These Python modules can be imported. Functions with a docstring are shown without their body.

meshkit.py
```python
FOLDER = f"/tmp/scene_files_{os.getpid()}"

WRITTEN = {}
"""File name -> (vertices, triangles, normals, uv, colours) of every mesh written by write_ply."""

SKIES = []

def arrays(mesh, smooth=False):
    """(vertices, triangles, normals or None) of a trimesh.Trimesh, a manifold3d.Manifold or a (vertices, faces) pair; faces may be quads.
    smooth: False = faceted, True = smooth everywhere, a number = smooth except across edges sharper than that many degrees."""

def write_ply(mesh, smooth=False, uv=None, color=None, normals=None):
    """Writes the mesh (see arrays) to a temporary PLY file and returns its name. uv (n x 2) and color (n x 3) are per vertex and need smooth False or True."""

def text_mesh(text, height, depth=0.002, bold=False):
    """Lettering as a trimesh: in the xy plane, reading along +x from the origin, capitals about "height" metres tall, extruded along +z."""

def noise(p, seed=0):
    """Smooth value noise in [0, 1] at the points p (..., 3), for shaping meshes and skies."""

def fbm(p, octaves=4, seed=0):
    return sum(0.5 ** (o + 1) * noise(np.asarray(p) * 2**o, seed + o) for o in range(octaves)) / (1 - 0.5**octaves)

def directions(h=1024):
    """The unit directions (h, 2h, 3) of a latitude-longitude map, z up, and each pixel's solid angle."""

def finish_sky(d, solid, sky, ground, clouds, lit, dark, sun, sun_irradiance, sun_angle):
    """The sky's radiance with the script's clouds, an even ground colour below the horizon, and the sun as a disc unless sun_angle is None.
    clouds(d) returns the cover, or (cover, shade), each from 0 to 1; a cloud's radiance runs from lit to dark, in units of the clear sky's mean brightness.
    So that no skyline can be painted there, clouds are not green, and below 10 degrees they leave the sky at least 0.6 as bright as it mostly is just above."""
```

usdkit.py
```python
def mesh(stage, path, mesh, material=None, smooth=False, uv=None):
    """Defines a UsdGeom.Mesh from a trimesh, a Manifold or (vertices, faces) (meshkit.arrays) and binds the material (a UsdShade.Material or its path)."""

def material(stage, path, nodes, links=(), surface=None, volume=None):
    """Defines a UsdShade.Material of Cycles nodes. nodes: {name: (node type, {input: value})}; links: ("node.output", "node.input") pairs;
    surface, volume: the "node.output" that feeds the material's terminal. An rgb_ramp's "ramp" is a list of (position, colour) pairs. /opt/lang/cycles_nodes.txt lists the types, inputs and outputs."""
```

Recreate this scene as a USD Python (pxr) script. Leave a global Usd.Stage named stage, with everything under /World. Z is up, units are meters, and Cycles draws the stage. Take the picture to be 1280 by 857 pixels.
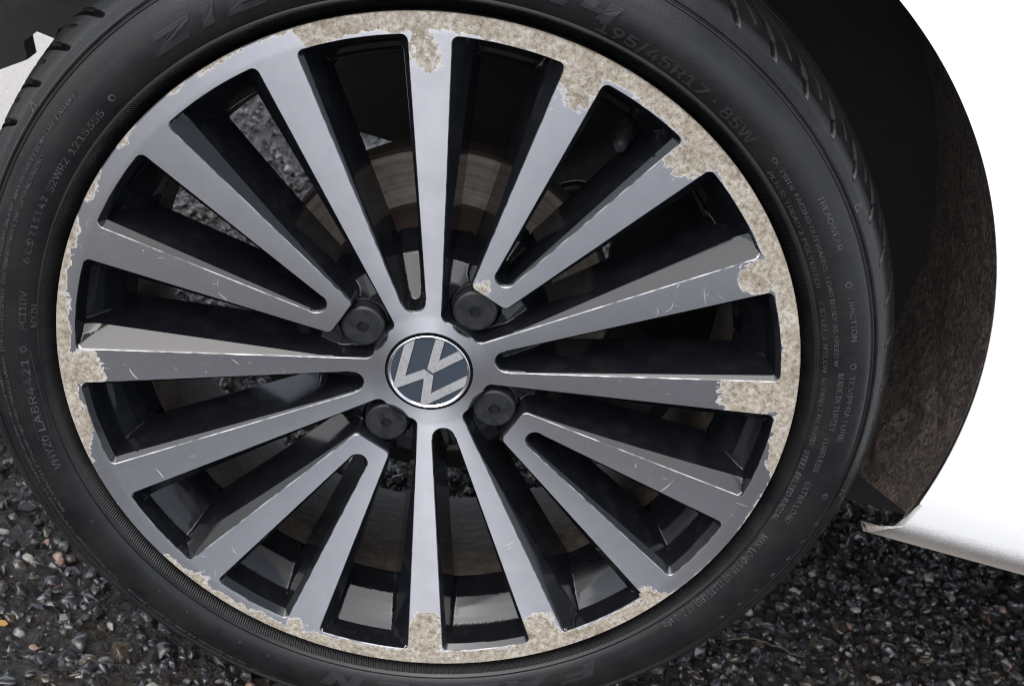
import math, random, numpy as np, trimesh, shapely, usdkit, meshkit
from shapely.geometry import Polygon, Point, LineString, box as sbox
from shapely.ops import unary_union
from shapely import affinity
from scipy.spatial import Delaunay
from pxr import Usd, UsdGeom, UsdLux, UsdShade, Gf, Sdf, Vt

stage = Usd.Stage.CreateInMemory()
UsdGeom.SetStageUpAxis(stage, UsdGeom.Tokens.z)
UsdGeom.SetStageMetersPerUnit(stage, 1.0)
UsdGeom.Xform.Define(stage, '/World')
rng = np.random.default_rng(7)
HUB = 0.300                                   # height of the axle over the ground

# ------------------------------------------------------------------ camera
cam = UsdGeom.Camera.Define(stage, '/World/camera')
r_, u_, d_ = (np.array(v) for v in ([0.95563799, 0.02832038, 0.29317912], [-0.27075981, 0.47631192, 0.83655011], [0.11595329, 0.87882018, -0.46284977]))
C_ = np.array([-0.04943233, -0.699, 0.4120521 + HUB])
cam.AddTransformOp().Set(Gf.Matrix4d(*r_, 0, *u_, 0, *(-d_), 0, *C_, 1))
cam.CreateHorizontalApertureAttr(23.6)
cam.CreateVerticalApertureAttr(23.6 * 857 / 1280)
cam.CreateFocalLengthAttr(29.5)
cam.CreateClippingRangeAttr(Gf.Vec2f(0.05, 500))
cam.CreateFStopAttr(9.0)
cam.CreateFocusDistanceAttr(0.80)
cam.CreateExposureAttr(1.9)

# ------------------------------------------------------------------ sky and sun (overcast)
SUN = np.array([-0.35, -0.45, 0.85]); SUN /= np.linalg.norm(SUN)
dome = UsdLux.DomeLight.Define(stage, '/World/sky')
dome.GetPrim().SetCustomDataByKey('kind', 'structure')
sky = usdkit.material(stage, '/World/Looks/sky', {
    's': ('sky_texture', dict(sky_type='single_scattering', sun_disc=False, sun_elevation=math.asin(SUN[2]), sun_rotation=math.atan2(SUN[0], SUN[1]), aerosol_density=2.0)),
    'h': ('hsv', dict(saturation=0.33, value=1.0)),
    'tc': ('texture_coordinate', {}),
    'n': ('noise_texture', dict(scale=2.3, detail=5, roughness=0.55)),
    'cr': ('rgb_ramp', {'ramp': [(0.3, (0.75, 0.8, 0.92)), (0.7, (1.35, 1.33, 1.3))]}),
    'mx': ('mix', dict(mix_type='multiply', fac=1.0)),
    'sz': ('separate_xyz', {}), 'el': ('map_range', dict(from_min=0.0, from_max=1.0, to_min=0.45, to_max=1.7, clamp=True)), 'ov': ('mix', dict(mix_type='multiply', fac=1.0)),
    'b': ('background_shader', dict(strength=0.15)),
}, [('tc.normal', 'sz.vector'), ('sz.z', 'el.value'), ('mx.color', 'ov.color1'), ('el.result', 'ov.color2'), ('ov.color', 'b.color'),
    ('s.color', 'h.color'), ('tc.generated', 'n.vector'), ('n.fac', 'cr.fac'), ('h.color', 'mx.color1'), ('cr.color', 'mx.color2')], surface='b.background')
UsdShade.MaterialBindingAPI.Apply(dome.GetPrim()).Bind(sky)
sun = UsdLux.DistantLight.Define(stage, '/World/sun')
sun.CreateIntensityAttr(0.2); sun.CreateAngleAttr(80.0); sun.CreateNormalizeAttr(True); sun.CreateColorAttr(Gf.Vec3f(1, 0.97, 0.93))
zax = Gf.Vec3d(*SUN); q = Gf.Rotation(Gf.Vec3d(0, 0, 1), zax)
sun.AddTransformOp().Set(Gf.Matrix4d().SetRotate(q))

# ------------------------------------------------------------------ materials
def mat(name, nodes, links, surface='p.BSDF'):
    return usdkit.material(stage, '/World/Looks/' + name, nodes, links, surface=surface)

def simple(name, base, rough=0.5, bump=None, **kw):
    nodes = {'p': ('principled_bsdf', dict(base_color=base, roughness=rough, **kw)), 'g': ('texture_coordinate', {})}
    links = []
    if bump:
        sc, st, dist = bump
        nodes['n'] = ('noise_texture', dict(scale=sc, detail=6, roughness=0.6))
        nodes['b'] = ('bump', dict(strength=st, distance=dist))
        links += [('g.object', 'n.vector'), ('n.fac', 'b.height'), ('b.normal', 'p.normal')]
    return mat(name, nodes, links)

# cast alloy: black gloss paint, machined bare metal where "machined" is 1, corroded under broken lacquer where "corrosion" (mm) is above 0
M_alloy = mat('cast_alloy', {
    'tc': ('texture_coordinate', {}),
    'am': ('attribute', dict(attribute='machined')), 'ac': ('attribute', dict(attribute='corrosion')),
    'n1': ('noise_texture', dict(scale=330, detail=5, roughness=0.65)),
    'nm': ('math', dict(math_type='multiply_add', value2=9.0, value3=-4.5)),
    'add': ('math', dict(math_type='add')),
    'mask': ('map_range', dict(range_type='smoothstep', from_min=-0.45, from_max=0.55)),
    'edge': ('map_range', dict(range_type='smoothstep', from_min=-0.1, from_max=0.9, to_min=0.75, to_max=0.0)),
    'n2': ('noise_texture', dict(scale=300, detail=8, roughness=0.72)),
    'r2': ('rgb_ramp', {'ramp': [(0.30, (0.075, 0.058, 0.042)), (0.40, (0.20, 0.17, 0.135)), (0.52, (0.32, 0.287, 0.24)), (0.70, (0.47, 0.445, 0.405))]}),
    'n3': ('noise_texture', dict(scale=900, detail=3, roughness=0.6)),
    'r3': ('rgb_ramp', {'ramp': [(0.32, (0.22, 0.17, 0.11)), (0.42, (1, 1, 1))]}),
    'cm': ('mix', dict(mix_type='multiply', fac=0.8)),
    'n4': ('noise_texture', dict(scale=48, detail=6, roughness=0.65)), 'r4': ('rgb_ramp', {'ramp': [(0.34, (0.62, 0.56, 0.48)), (0.46, (0.88, 0.86, 0.82)), (0.56, (1.0, 0.99, 0.97)), (0.66, (1.18, 1.2, 1.22))]}), 'c4': ('mix', dict(mix_type='multiply', fac=1.0)),
    'ce': ('mix', dict(mix_type='mix', color2=(0.60, 0.60, 0.59))),
    'tg': ('combine_xyz', {}), 'tn': ('vector_math', dict(math_type='normalize')),
    'sep': ('separate_xyz', {}), 
    'xx': ('math', dict(math_type='multiply')), 'zz': ('math', dict(math_type='multiply')), 'rr': ('math', dict(math_type='add')), 'rt': ('math', dict(math_type='sqrt')),
    'wv': ('math', dict(math_type='multiply', value2=5200.0)), 'sn': ('math', dict(math_type='sine')),
    'nb': ('noise_texture', dict(scale=60, detail=4)),
    'nr': ('map_range', dict(from_min=0.3, from_max=0.7, to_min=0.345, to_max=0.365)),
    'nbr': ('rgb_ramp', {'ramp': [(0.3, (0.60, 0.60, 0.635)), (0.7, (0.62, 0.62, 0.65))]}),
    'bmet': ('bump', dict(strength=0.05, distance=0.00012)),
    'met': ('principled_bsdf', dict(metallic=1.0, roughness=0.36, anisotropic=0.84)),
    'bcor': ('bump', dict(strength=0.6, distance=0.0012)),
    'cor': ('principled_bsdf', dict(roughness=0.72)),
    'dn': ('noise_texture', dict(scale=45, detail=6, roughness=0.7)),
    'dr': ('map_range', dict(from_min=0.35, from_max=0.75, to_min=0.07, to_max=0.12)),
    'db': ('rgb_ramp', {'ramp': [(0.5, (0.003, 0.0032, 0.004)), (0.85, (0.010, 0.010, 0.010))]}),
    'blk': ('principled_bsdf', dict(roughness=0.08, specular_ior_level=0.5)),
    'm1': ('mix_closure', {}), 'm2': ('mix_closure', {}),
}, [('tc.object', 'n1.vector'), ('tc.object', 'n2.vector'), ('tc.object', 'n3.vector'), ('tc.object', 'nb.vector'), ('tc.object', 'dn.vector'),
    ('n1.fac', 'nm.value1'), ('nm.value', 'add.value1'), ('ac.fac', 'add.value2'), ('add.value', 'mask.value'), ('add.value', 'edge.value'),
    ('n2.fac', 'r2.fac'), ('n3.fac', 'r3.fac'), ('r2.color', 'cm.color1'), ('r3.color', 'cm.color2'), ('tc.object', 'n4.vector'), ('n4.fac', 'r4.fac'), ('cm.color', 'c4.color1'), ('r4.color', 'c4.color2'), ('c4.color', 'ce.color1'), ('edge.result', 'ce.fac'), ('ce.color', 'cor.base_color'),
    ('n2.fac', 'bcor.height'), ('bcor.normal', 'cor.normal'),
    ('sep.x', 'tg.x'), ('sep.z', 'tg.z'), ('tg.vector', 'tn.vector1'), ('tn.vector', 'met.tangent'), ('tc.object', 'sep.vector'), ('sep.x', 'xx.value1'), ('sep.x', 'xx.value2'), ('sep.z', 'zz.value1'), ('sep.z', 'zz.value2'),
    ('xx.value', 'rr.value1'), ('zz.value', 'rr.value2'), ('rr.value', 'rt.value1'), ('rt.value', 'wv.value1'), ('wv.value', 'sn.value1'), ('sn.value', 'bmet.height'), ('bmet.normal', 'met.normal'),
    ('nb.fac', 'nr.value'), ('nr.result', 'met.roughness'), ('nb.fac', 'nbr.fac'), ('nbr.color', 'met.base_color'),
    ('dn.fac', 'dr.value'), ('dr.result', 'blk.roughness'), ('dn.fac', 'db.fac'), ('db.color', 'blk.base_color'),
    ('mask.result', 'm1.fac'), ('met.BSDF', 'm1.closure1'), ('cor.BSDF', 'm1.closure2'),
    ('am.fac', 'm2.fac'), ('blk.BSDF', 'm2.closure1'), ('m1.closure', 'm2.closure2')], surface='m2.closure')

M_rubber = mat('tyre_rubber', {
    'tc': ('texture_coordinate', {}), 'n': ('noise_texture', dict(scale=38, detail=7, roughness=0.65)),
    'r': ('rgb_ramp', {'ramp': [(0.35, (0.0035, 0.0035, 0.004)), (0.7, (0.0075, 0.0072, 0.0070))]}),
    'rr': ('map_range', dict(from_min=0.3, from_max=0.7, to_min=0.24, to_max=0.36)),
    'n2': ('noise_texture', dict(scale=700, detail=3)),
    'b': ('bump', dict(strength=0.25, distance=0.0005)),
    'sep': ('separate_xyz', {}), 'at': ('math', dict(math_type='arctan2')), 'am': ('math', dict(math_type='multiply', value2=860.0)),
    'xx': ('math', dict(math_type='multiply')), 'zz': ('math', dict(math_type='multiply')), 'r2': ('math', dict(math_type='add')), 'rt': ('math', dict(math_type='sqrt')),
    'rk': ('math', dict(math_type='multiply_add', value2=1100.0)), 'sn': ('math', dict(math_type='sine')),
    'm1': ('math', dict(math_type='compare', value2=0.2390, value3=0.0032)), 'mk': ('math', dict(math_type='multiply')),
    'bk': ('bump', dict(strength=0.8, distance=0.0005)),
    'trd': ('map_range', dict(from_min=0.2875, from_max=0.2915, to_min=0.38, to_max=0.10, clamp=True)),
    'p': ('principled_bsdf', dict(specular_ior_level=0.42)),
}, [('rt.value', 'trd.value'), ('trd.result', 'p.specular_ior_level'), ('tc.object', 'sep.vector'), ('sep.x', 'at.value1'), ('sep.z', 'at.value2'), ('at.value', 'am.value1'), ('sep.x', 'xx.value1'), ('sep.x', 'xx.value2'), ('sep.z', 'zz.value1'), ('sep.z', 'zz.value2'), ('xx.value', 'r2.value1'), ('zz.value', 'r2.value2'), ('r2.value', 'rt.value1'),
    ('rt.value', 'rk.value1'), ('am.value', 'rk.value3'), ('rk.value', 'sn.value1'), ('rt.value', 'm1.value1'), ('m1.value', 'mk.value1'), ('sn.value', 'mk.value2'), ('mk.value', 'bk.height'), ('bk.normal', 'b.normal'),
    ('tc.object', 'n.vector'), ('tc.object', 'n2.vector'), ('n.fac', 'r.fac'), ('r.color', 'p.base_color'), ('n.fac', 'rr.value'), ('rr.result', 'p.roughness'), ('n2.fac', 'b.height'), ('b.normal', 'p.normal')])
M_letter = simple('raised_rubber', (0.0105, 0.0105, 0.011), 0.34, specular_ior_level=0.5)
M_lettersmall = mat('worn_raised_rubber', {'tc': ('texture_coordinate', {}), 'n': ('noise_texture', dict(scale=210, detail=4, roughness=0.7)),
    'r': ('rgb_ramp', {'ramp': [(0.34, (0.009, 0.009, 0.0095)), (0.62, (0.042, 0.042, 0.043))]}), 'p': ('principled_bsdf', dict(roughness=0.45))},
    [('tc.object', 'n.vector'), ('n.fac', 'r.fac'), ('r.color', 'p.base_color')])
M_plastic = mat('black_plastic', {'tc': ('texture_coordinate', {}), 'n': ('noise_texture', dict(scale=110, detail=7, roughness=0.7)),
    'r': ('rgb_ramp', {'ramp': [(0.45, (0.006, 0.0065, 0.008)), (0.75, (0.020, 0.0195, 0.0195))]}), 'rr': ('map_range', dict(from_min=0.35, from_max=0.7, to_min=0.26, to_max=0.55)), 'p': ('principled_bsdf', {})},
    [('tc.object', 'n.vector'), ('n.fac', 'r.fac'), ('r.color', 'p.base_color'), ('n.fac', 'rr.value'), ('rr.result', 'p.roughness')])
M_capblack = simple('cap_dark', (0.012, 0.012, 0.014), 0.3)
M_slate = simple('badge_slate', (0.020, 0.026, 0.034), 0.16, coat_weight=0.6, coat_roughness=0.08)
M_badge = mat('badge_silver', {
    'tc': ('texture_coordinate', {}), 'n': ('noise_texture', dict(scale=420, detail=5, roughness=0.7)),
    'r': ('rgb_ramp', {'ramp': [(0.30, (0.26, 0.245, 0.225)), (0.5, (0.42, 0.42, 0.425))]}),
    'rr': ('map_range', dict(from_min=0.3, from_max=0.6, to_min=0.45, to_max=0.22)),
    'p': ('principled_bsdf', dict(metallic=0.6)),
}, [('tc.object', 'n.vector'), ('n.fac', 'r.fac'), ('r.color', 'p.base_color'), ('n.fac', 'rr.value'), ('rr.result', 'p.roughness')])
M_chrome = simple('badge_chrome', (0.85, 0.85, 0.87), 0.09, metallic=1.0)
M_scratch = simple('scratch_metal', (0.50, 0.50, 0.50), 0.5, metallic=0.4)
M_paint = mat('white_paint', {
    'p': ('principled_bsdf', dict(base_color=(0.80, 0.80, 0.79), roughness=0.22, coat_weight=0.6, coat_roughness=0.04)), }, [])
M_sill = mat('sill_paint', {
    'tc': ('texture_coordinate', {}), 'sep': ('separate_xyz', {}),
    'h': ('map_range', dict(from_min=-0.018, from_max=-0.040, to_min=-0.1, to_max=0.62)),
    'n': ('noise_texture', dict(scale=900, detail=4, roughness=0.7)), 'a': ('math', dict(math_type='add')),
    'm': ('map_range', dict(from_min=0.5, from_max=1.05, to_min=0.0, to_max=0.85, clamp=True)),
    'c': ('mix', dict(color1=(0.66, 0.655, 0.65), color2=(0.09, 0.068, 0.05))),
    'n2': ('noise_texture', dict(scale=420, detail=3)), 'b': ('bump', dict(strength=0.12, distance=0.0002)),
    'p': ('principled_bsdf', dict(roughness=0.45)),
}, [('tc.object', 'sep.vector'), ('sep.z', 'h.value'), ('tc.object', 'n.vector'), ('tc.object', 'n2.vector'), ('h.result', 'a.value1'), ('n.fac', 'a.value2'), ('a.value', 'm.value'), ('m.result', 'c.fac'), ('c.color', 'p.base_color'), ('n2.fac', 'b.height'), ('b.normal', 'p.normal')])
M_liner = mat('arch_felt', {
    'tc': ('texture_coordinate', {}), 'n0': ('noise_texture', dict(scale=9, detail=3, distortion=1.6)),
    'n': ('noise_texture', dict(scale=75, detail=8, roughness=0.7, distortion=2.2)),
    'n3': ('noise_texture', dict(scale=420, detail=5, roughness=0.75)),
    'r': ('rgb_ramp', {'ramp': [(0.44, (0.014, 0.0105, 0.0085)), (0.52, (0.075, 0.058, 0.047)), (0.60, (0.22, 0.175, 0.142))]}),
    'mx': ('math', dict(math_type='multiply_add', value2=0.5)), 'hf': ('math', dict(math_type='multiply', value2=0.55)),
    'b': ('bump', dict(strength=1.0, distance=0.009)),
    'p': ('principled_bsdf', dict(roughness=0.6, specular_ior_level=0.5)),
}, [('tc.object', 'n.vector'), ('tc.object', 'n3.vector'), ('n3.fac', 'hf.value1'), ('n.fac', 'mx.value1'), ('hf.value', 'mx.value3'), ('mx.value', 'r.fac'), ('mx.value', 'b.height'), ('r.color', 'p.base_color'), ('b.normal', 'p.normal')])
M_under = simple('underbody_black', (0.012, 0.011, 0.010), 0.8, bump=(60, 0.4, 0.003))
M_dirt = mat('barrel_dirt', {
    'tc': ('texture_coordinate', {}), 'mp': ('mapping', dict(scale=(60, 110, 60))),
    'n': ('noise_texture', dict(scale=1.5, detail=7, roughness=0.7)),
    'r': ('rgb_ramp', {'ramp': [(0.32, (0.010, 0.008, 0.006)), (0.5, (0.034, 0.025, 0.018)), (0.7, (0.085, 0.062, 0.045))]}),
    'b': ('bump', dict(strength=0.5, distance=0.003)),
    'p': ('principled_bsdf', dict(roughness=0.6)),
}, [('tc.object', 'mp.vector'), ('mp.vector', 'n.vector'), ('n.fac', 'r.fac'), ('r.color', 'p.base_color'), ('n.fac', 'b.height'), ('b.normal', 'p.normal')])
M_disc = mat('disc_iron', {
    'tc': ('texture_coordinate', {}), 'sep': ('separate_xyz', {}),
    'xx': ('math', dict(math_type='multiply')), 'zz': ('math', dict(math_type='multiply')), 'rr': ('math', dict(math_type='add')), 'rt': ('math', dict(math_type='sqrt')),
    'cx': ('combine_xyz', {}), 'nr': ('noise_texture', dict(scale=150, detail=3, roughness=0.5)),
    'n': ('noise_texture', dict(scale=120, detail=7, roughness=0.7)),
    'mixn': ('math', dict(math_type='multiply_add', value2=0.3)), 'hf': ('math', dict(math_type='multiply', value2=0.7)),
    'r': ('rgb_ramp', {'ramp': [(0.34, (0.11, 0.08, 0.06)), (0.46, (0.24, 0.20, 0.165)), (0.57, (0.33, 0.29, 0.25)), (0.63, (0.40, 0.37, 0.33)), (0.67, (0.75, 0.73, 0.70))]}),
    'p': ('principled_bsdf', dict(metallic=0.35, roughness=0.5)),
}, [('tc.object', 'sep.vector'), ('sep.x', 'xx.value1'), ('sep.x', 'xx.value2'), ('sep.z', 'zz.value1'), ('sep.z', 'zz.value2'), ('xx.value', 'rr.value1'), ('zz.value', 'rr.value2'), ('rr.value', 'rt.value1'), ('rt.value', 'cx.x'), ('cx.vector', 'nr.vector'),
    ('tc.object', 'n.vector'), ('nr.fac', 'hf.value1'), ('n.fac', 'mixn.value1'), ('hf.value', 'mixn.value3'), ('mixn.value', 'r.fac'), ('r.color', 'p.base_color')])
M_rust = simple('rusty_iron', (0.036, 0.024, 0.018), 0.85, bump=(300, 0.6, 0.001))
M_caliper = simple('caliper_grey', (0.03, 0.03, 0.03), 0.6, bump=(200, 0.5, 0.001))
M_ground = mat('wet_tarmac', {
    'tc': ('texture_coordinate', {}), 'n': ('noise_texture', dict(scale=28, detail=8, roughness=0.68)),
    'v': ('voronoi_texture', dict(scale=170)), 'n2': ('noise_texture', dict(scale=260, detail=6, roughness=0.7)),
    'r': ('rgb_ramp', {'ramp': [(0.3, (0.003, 0.0022, 0.0016)), (0.6, (0.0075, 0.0055, 0.004)), (0.8, (0.018, 0.013, 0.009))]}),
    'a': ('math', dict(math_type='multiply_add', value2=0.5)), 'rg': ('map_range', dict(from_min=0.3, from_max=0.7, to_min=0.05, to_max=0.25)),
    'b': ('bump', dict(strength=0.8, distance=0.003)), 'vs': ('noise_texture', dict(scale=95, detail=4, roughness=0.55)), 'bc': ('bump', dict(strength=1.0, distance=0.020)),
    'p': ('principled_bsdf', dict(specular_ior_level=0.2, coat_weight=0.6, coat_roughness=0.07, coat_ior=1.4)),
}, [('tc.object', 'n.vector'), ('tc.object', 'v.vector'), ('tc.object', 'n2.vector'), ('n.fac', 'r.fac'), ('r.color', 'p.base_color'), ('v.distance', 'a.value1'), ('n2.fac', 'a.value3'), ('a.value', 'b.height'), ('b.normal', 'p.normal'), ('n.fac', 'rg.value'), ('tc.object', 'vs.vector'), ('vs.fac', 'bc.height'), ('bc.normal', 'p.coat_normal'), ('rg.result', 'p.roughness')])
def stone_mat(name, c0, c1, r0, r1):
    return mat(name, {'tc': ('texture_coordinate', {}), 'n': ('noise_texture', dict(scale=240, detail=6, roughness=0.65)),
        'r': ('rgb_ramp', {'ramp': [(0.35, c0), (0.68, c1)]}), 'rg': ('map_range', dict(from_min=0.3, from_max=0.7, to_min=r0, to_max=r1)),
        'b': ('bump', dict(strength=0.5, distance=0.0015)), 'p': ('principled_bsdf', dict(specular_ior_level=0.4, coat_weight=1.0, coat_roughness=0.05, coat_ior=1.45))},
        [('tc.object', 'n.vector'), ('n.fac', 'r.fac'), ('r.color', 'p.base_color'), ('n.fac', 'rg.value'), ('rg.result', 'p.roughness'), ('n.fac', 'b.height'), ('b.normal', 'p.normal')])
M_stones = [stone_mat('stone_black', (0.004, 0.004, 0.0045), (0.013, 0.013, 0.014), .05, .25), stone_mat('stone_grey', (0.007, 0.007, 0.008), (0.028, 0.028, 0.03), .06, .3),
            stone_mat('stone_brown', (0.012, 0.009, 0.006), (0.045, 0.034, 0.023), .08, .35), stone_mat('stone_pink', (0.16, 0.085, 0.06), (0.3, 0.2, 0.16), .15, .5), stone_mat('stone_pale', (0.16, 0.16, 0.15), (0.36, 0.34, 0.30), .15, .5)]
M_leaf = simple('yellow_leaf', (0.26, 0.15, 0.03), 0.5)
M_twig = simple('dry_twig', (0.13, 0.10, 0.07), 0.5)

# ------------------------------------------------------------------ helpers
used = {}
def path(parent, name):
    p = parent + '/' + name
    n = used.get(p, -1) + 1; used[p] = n
    return p if n == 0 else f'{p}_{n:03d}'
def put(parent, name, mesh, material, smooth=False, **data):
    p = path(parent, name)
    m = usdkit.mesh(stage, p, mesh, material, smooth=smooth)
    m.CreateDoubleSidedAttr(True)
    for k, v in data.items(): m.GetPrim().SetCustomDataByKey(k, v)
    return p
def cat(ms): return trimesh.util.concatenate(ms)
def moved(m, xyz): m = m.copy(); m.apply_translation(xyz); return m
def smooth_normals(V, F, angle=35.0):
    """Splits vertices across edges sharper than the angle; returns V, F, N and the source index of every vertex."""
    t = trimesh.Trimesh(V, F, process=False)
    s = trimesh.graph.smooth_shade(t, angle=math.radians(angle), facet_minarea=None)
    v, f, n = meshkit.arrays(s, True)
    from scipy.spatial import cKDTree
    return v, f, n, cKDTree(V).query(v)[1]
def put_attr(parent, name, V, F, N, attrs, material, **data):
    p = path(parent, name)
    m = UsdGeom.Mesh.Define(stage, p)
    m.CreatePointsAttr(Vt.Vec3fArray.FromNumpy(V.astype(np.float32)))
    m.CreateFaceVertexCountsAttr(Vt.IntArray.FromNumpy(np.full(len(F), 3, np.int32)))
    m.CreateFaceVertexIndicesAttr(Vt.IntArray.FromNumpy(F.astype(np.int32).ravel()))
    m.CreateSubdivisionSchemeAttr('none'); m.CreateDoubleSidedAttr(True)
    m.CreateNormalsAttr(Vt.Vec3fArray.FromNumpy(N.astype(np.float32))); m.SetNormalsInterpolation('vertex')
    for k, v in attrs.items():
        UsdGeom.PrimvarsAPI(m).CreatePrimvar(k, Sdf.ValueTypeNames.FloatArray, 'vertex').Set(Vt.FloatArray.FromNumpy(np.asarray(v, np.float32)))
    UsdShade.MaterialBindingAPI.Apply(m.GetPrim()).Bind(material)
    for k, v in data.items(): m.GetPrim().SetCustomDataByKey(k, v)
    return p
def revolve(prof, n=720, closed=False):
    """Profile of (r, y) turned about the y axis."""
    prof = np.asarray(prof, float); k = len(prof)
    a = np.linspace(0, 2 * np.pi, n, endpoint=False)
    V = np.stack([np.outer(np.sin(a), prof[:, 0]), np.broadcast_to(prof[:, 1], (n, k)), np.outer(np.cos(a), prof[:, 0])], -1).reshape(-1, 3)
    i = np.arange(n)[:, None]; j = np.arange(k if closed else k - 1)[None]
    A, B = i * k + j, ((i + 1) % n) * k + j
    A2, B2 = i * k + (j + 1) % k, ((i + 1) % n) * k + (j + 1) % k
    F = np.concatenate([np.stack([A, A2, B], -1).reshape(-1, 3), np.stack([A2, B2, B], -1).reshape(-1, 3)])
    return trimesh.Trimesh(V, F, process=False)
def tube(pts, rad, n=12, cap=True):
    pts = np.asarray(pts, float); rad = np.broadcast_to(np.asarray(rad, float), len(pts))
    T = np.gradient(pts, axis=0); T /= np.linalg.norm(T, axis=1)[:, None]
    ref = np.array([0.3, 0.2, 0.93]); 
    U = np.cross(T, ref); U /= np.linalg.norm(U, axis=1)[:, None]; W = np.cross(T, U)
    a = np.linspace(0, 2 * np.pi, n, endpoint=False)
    V = (pts[:, None] + rad[:, None, None] * (np.cos(a)[None, :, None] * U[:, None] + np.sin(a)[None, :, None] * W[:, None])).reshape(-1, 3)
    F = []
    for i in range(len(pts) - 1):
        for j in range(n):
            A, B, C, D = i * n + j, i * n + (j + 1) % n, (i + 1) * n + (j + 1) % n, (i + 1) * n + j
            F += [[A, B, C], [A, C, D]]
    if cap:
        V = np.vstack([V, pts[0], pts[-1]]); e = len(V)
        for j in range(n):
            F += [[e - 2, (j + 1) % n, j], [e - 1, (len(pts) - 1) * n + j, (len(pts) - 1) * n + (j + 1) % n]]
    return trimesh.Trimesh(V, np.array(F), process=False)
def P2(r, a): return np.array([r * np.sin(a), r * np.cos(a)])
def dens(line, step):
    c = np.asarray(line.coords); out = []
    for a, b in zip(c[:-1], c[1:]):
        k = max(1, int(math.ceil(np.linalg.norm(b - a) / step)))
        out.append(a + (b - a) * np.linspace(0, 1, k, endpoint=False)[:, None])
    return np.vstack(out)
def curve(center, pts, d, deg=True): pass

# ================================================================== THE GROUND
def axis(lo, hi, step, far, grow=1.09):
    core = np.arange(lo, hi + step / 2, step); g = []; s, x = step, 0.0
    while x < far: s *= grow; x += s; g.append(x)
    g = np.array(g); return np.concatenate([(lo - g)[::-1], core, hi + g])
gx, gy = axis(-0.46, 0.78, 0.0024, 60.0), axis(-0.16, 0.66, 0.0024, 60.0)
GX, GY = np.meshgrid(gx, gy, indexing='ij')
def ground_z(x, y):
    p = np.stack([x, y, np.zeros_like(x)], -1)
    return 0.010 * (meshkit.fbm(p * 9 + 3, 3, 5) - 0.5) + 0.0085 * (np.abs(2 * meshkit.fbm(p * 75, 3, 9) - 1) ** 0.8 - 0.3)
GZ = ground_z(GX, GY)
nx, ny = GX.shape
idx = np.arange(nx * ny).reshape(nx, ny)
GF = np.concatenate([np.stack([idx[:-1, :-1], idx[1:, :-1], idx[1:, 1:]], -1).reshape(-1, 3), np.stack([idx[:-1, :-1], idx[1:, 1:], idx[:-1, 1:]], -1).reshape(-1, 3)])
ground = put('/World', 'ground', trimesh.Trimesh(np.stack([GX, GY, GZ], -1).reshape(-1, 3), GF, process=False), M_ground, smooth=True, kind='structure', label='wet black tarmac with loose and bedded stone chippings')

M_daylit = simple('daylit_ground_pale', (0.42, 0.40, 0.39), 0.5, bump=(160, 0.9, 0.004))  # pale colour stands in for blown-out daylight on the ground; slab is added
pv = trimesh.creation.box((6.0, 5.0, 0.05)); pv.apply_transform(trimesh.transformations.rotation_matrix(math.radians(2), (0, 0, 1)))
put('/World', 'daylit_ground_slab', moved(pv, (-3.47, 3.05, -0.013)), M_daylit, kind='structure', label='added pale slab standing in for bright daylight on the ground behind the car')

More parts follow.
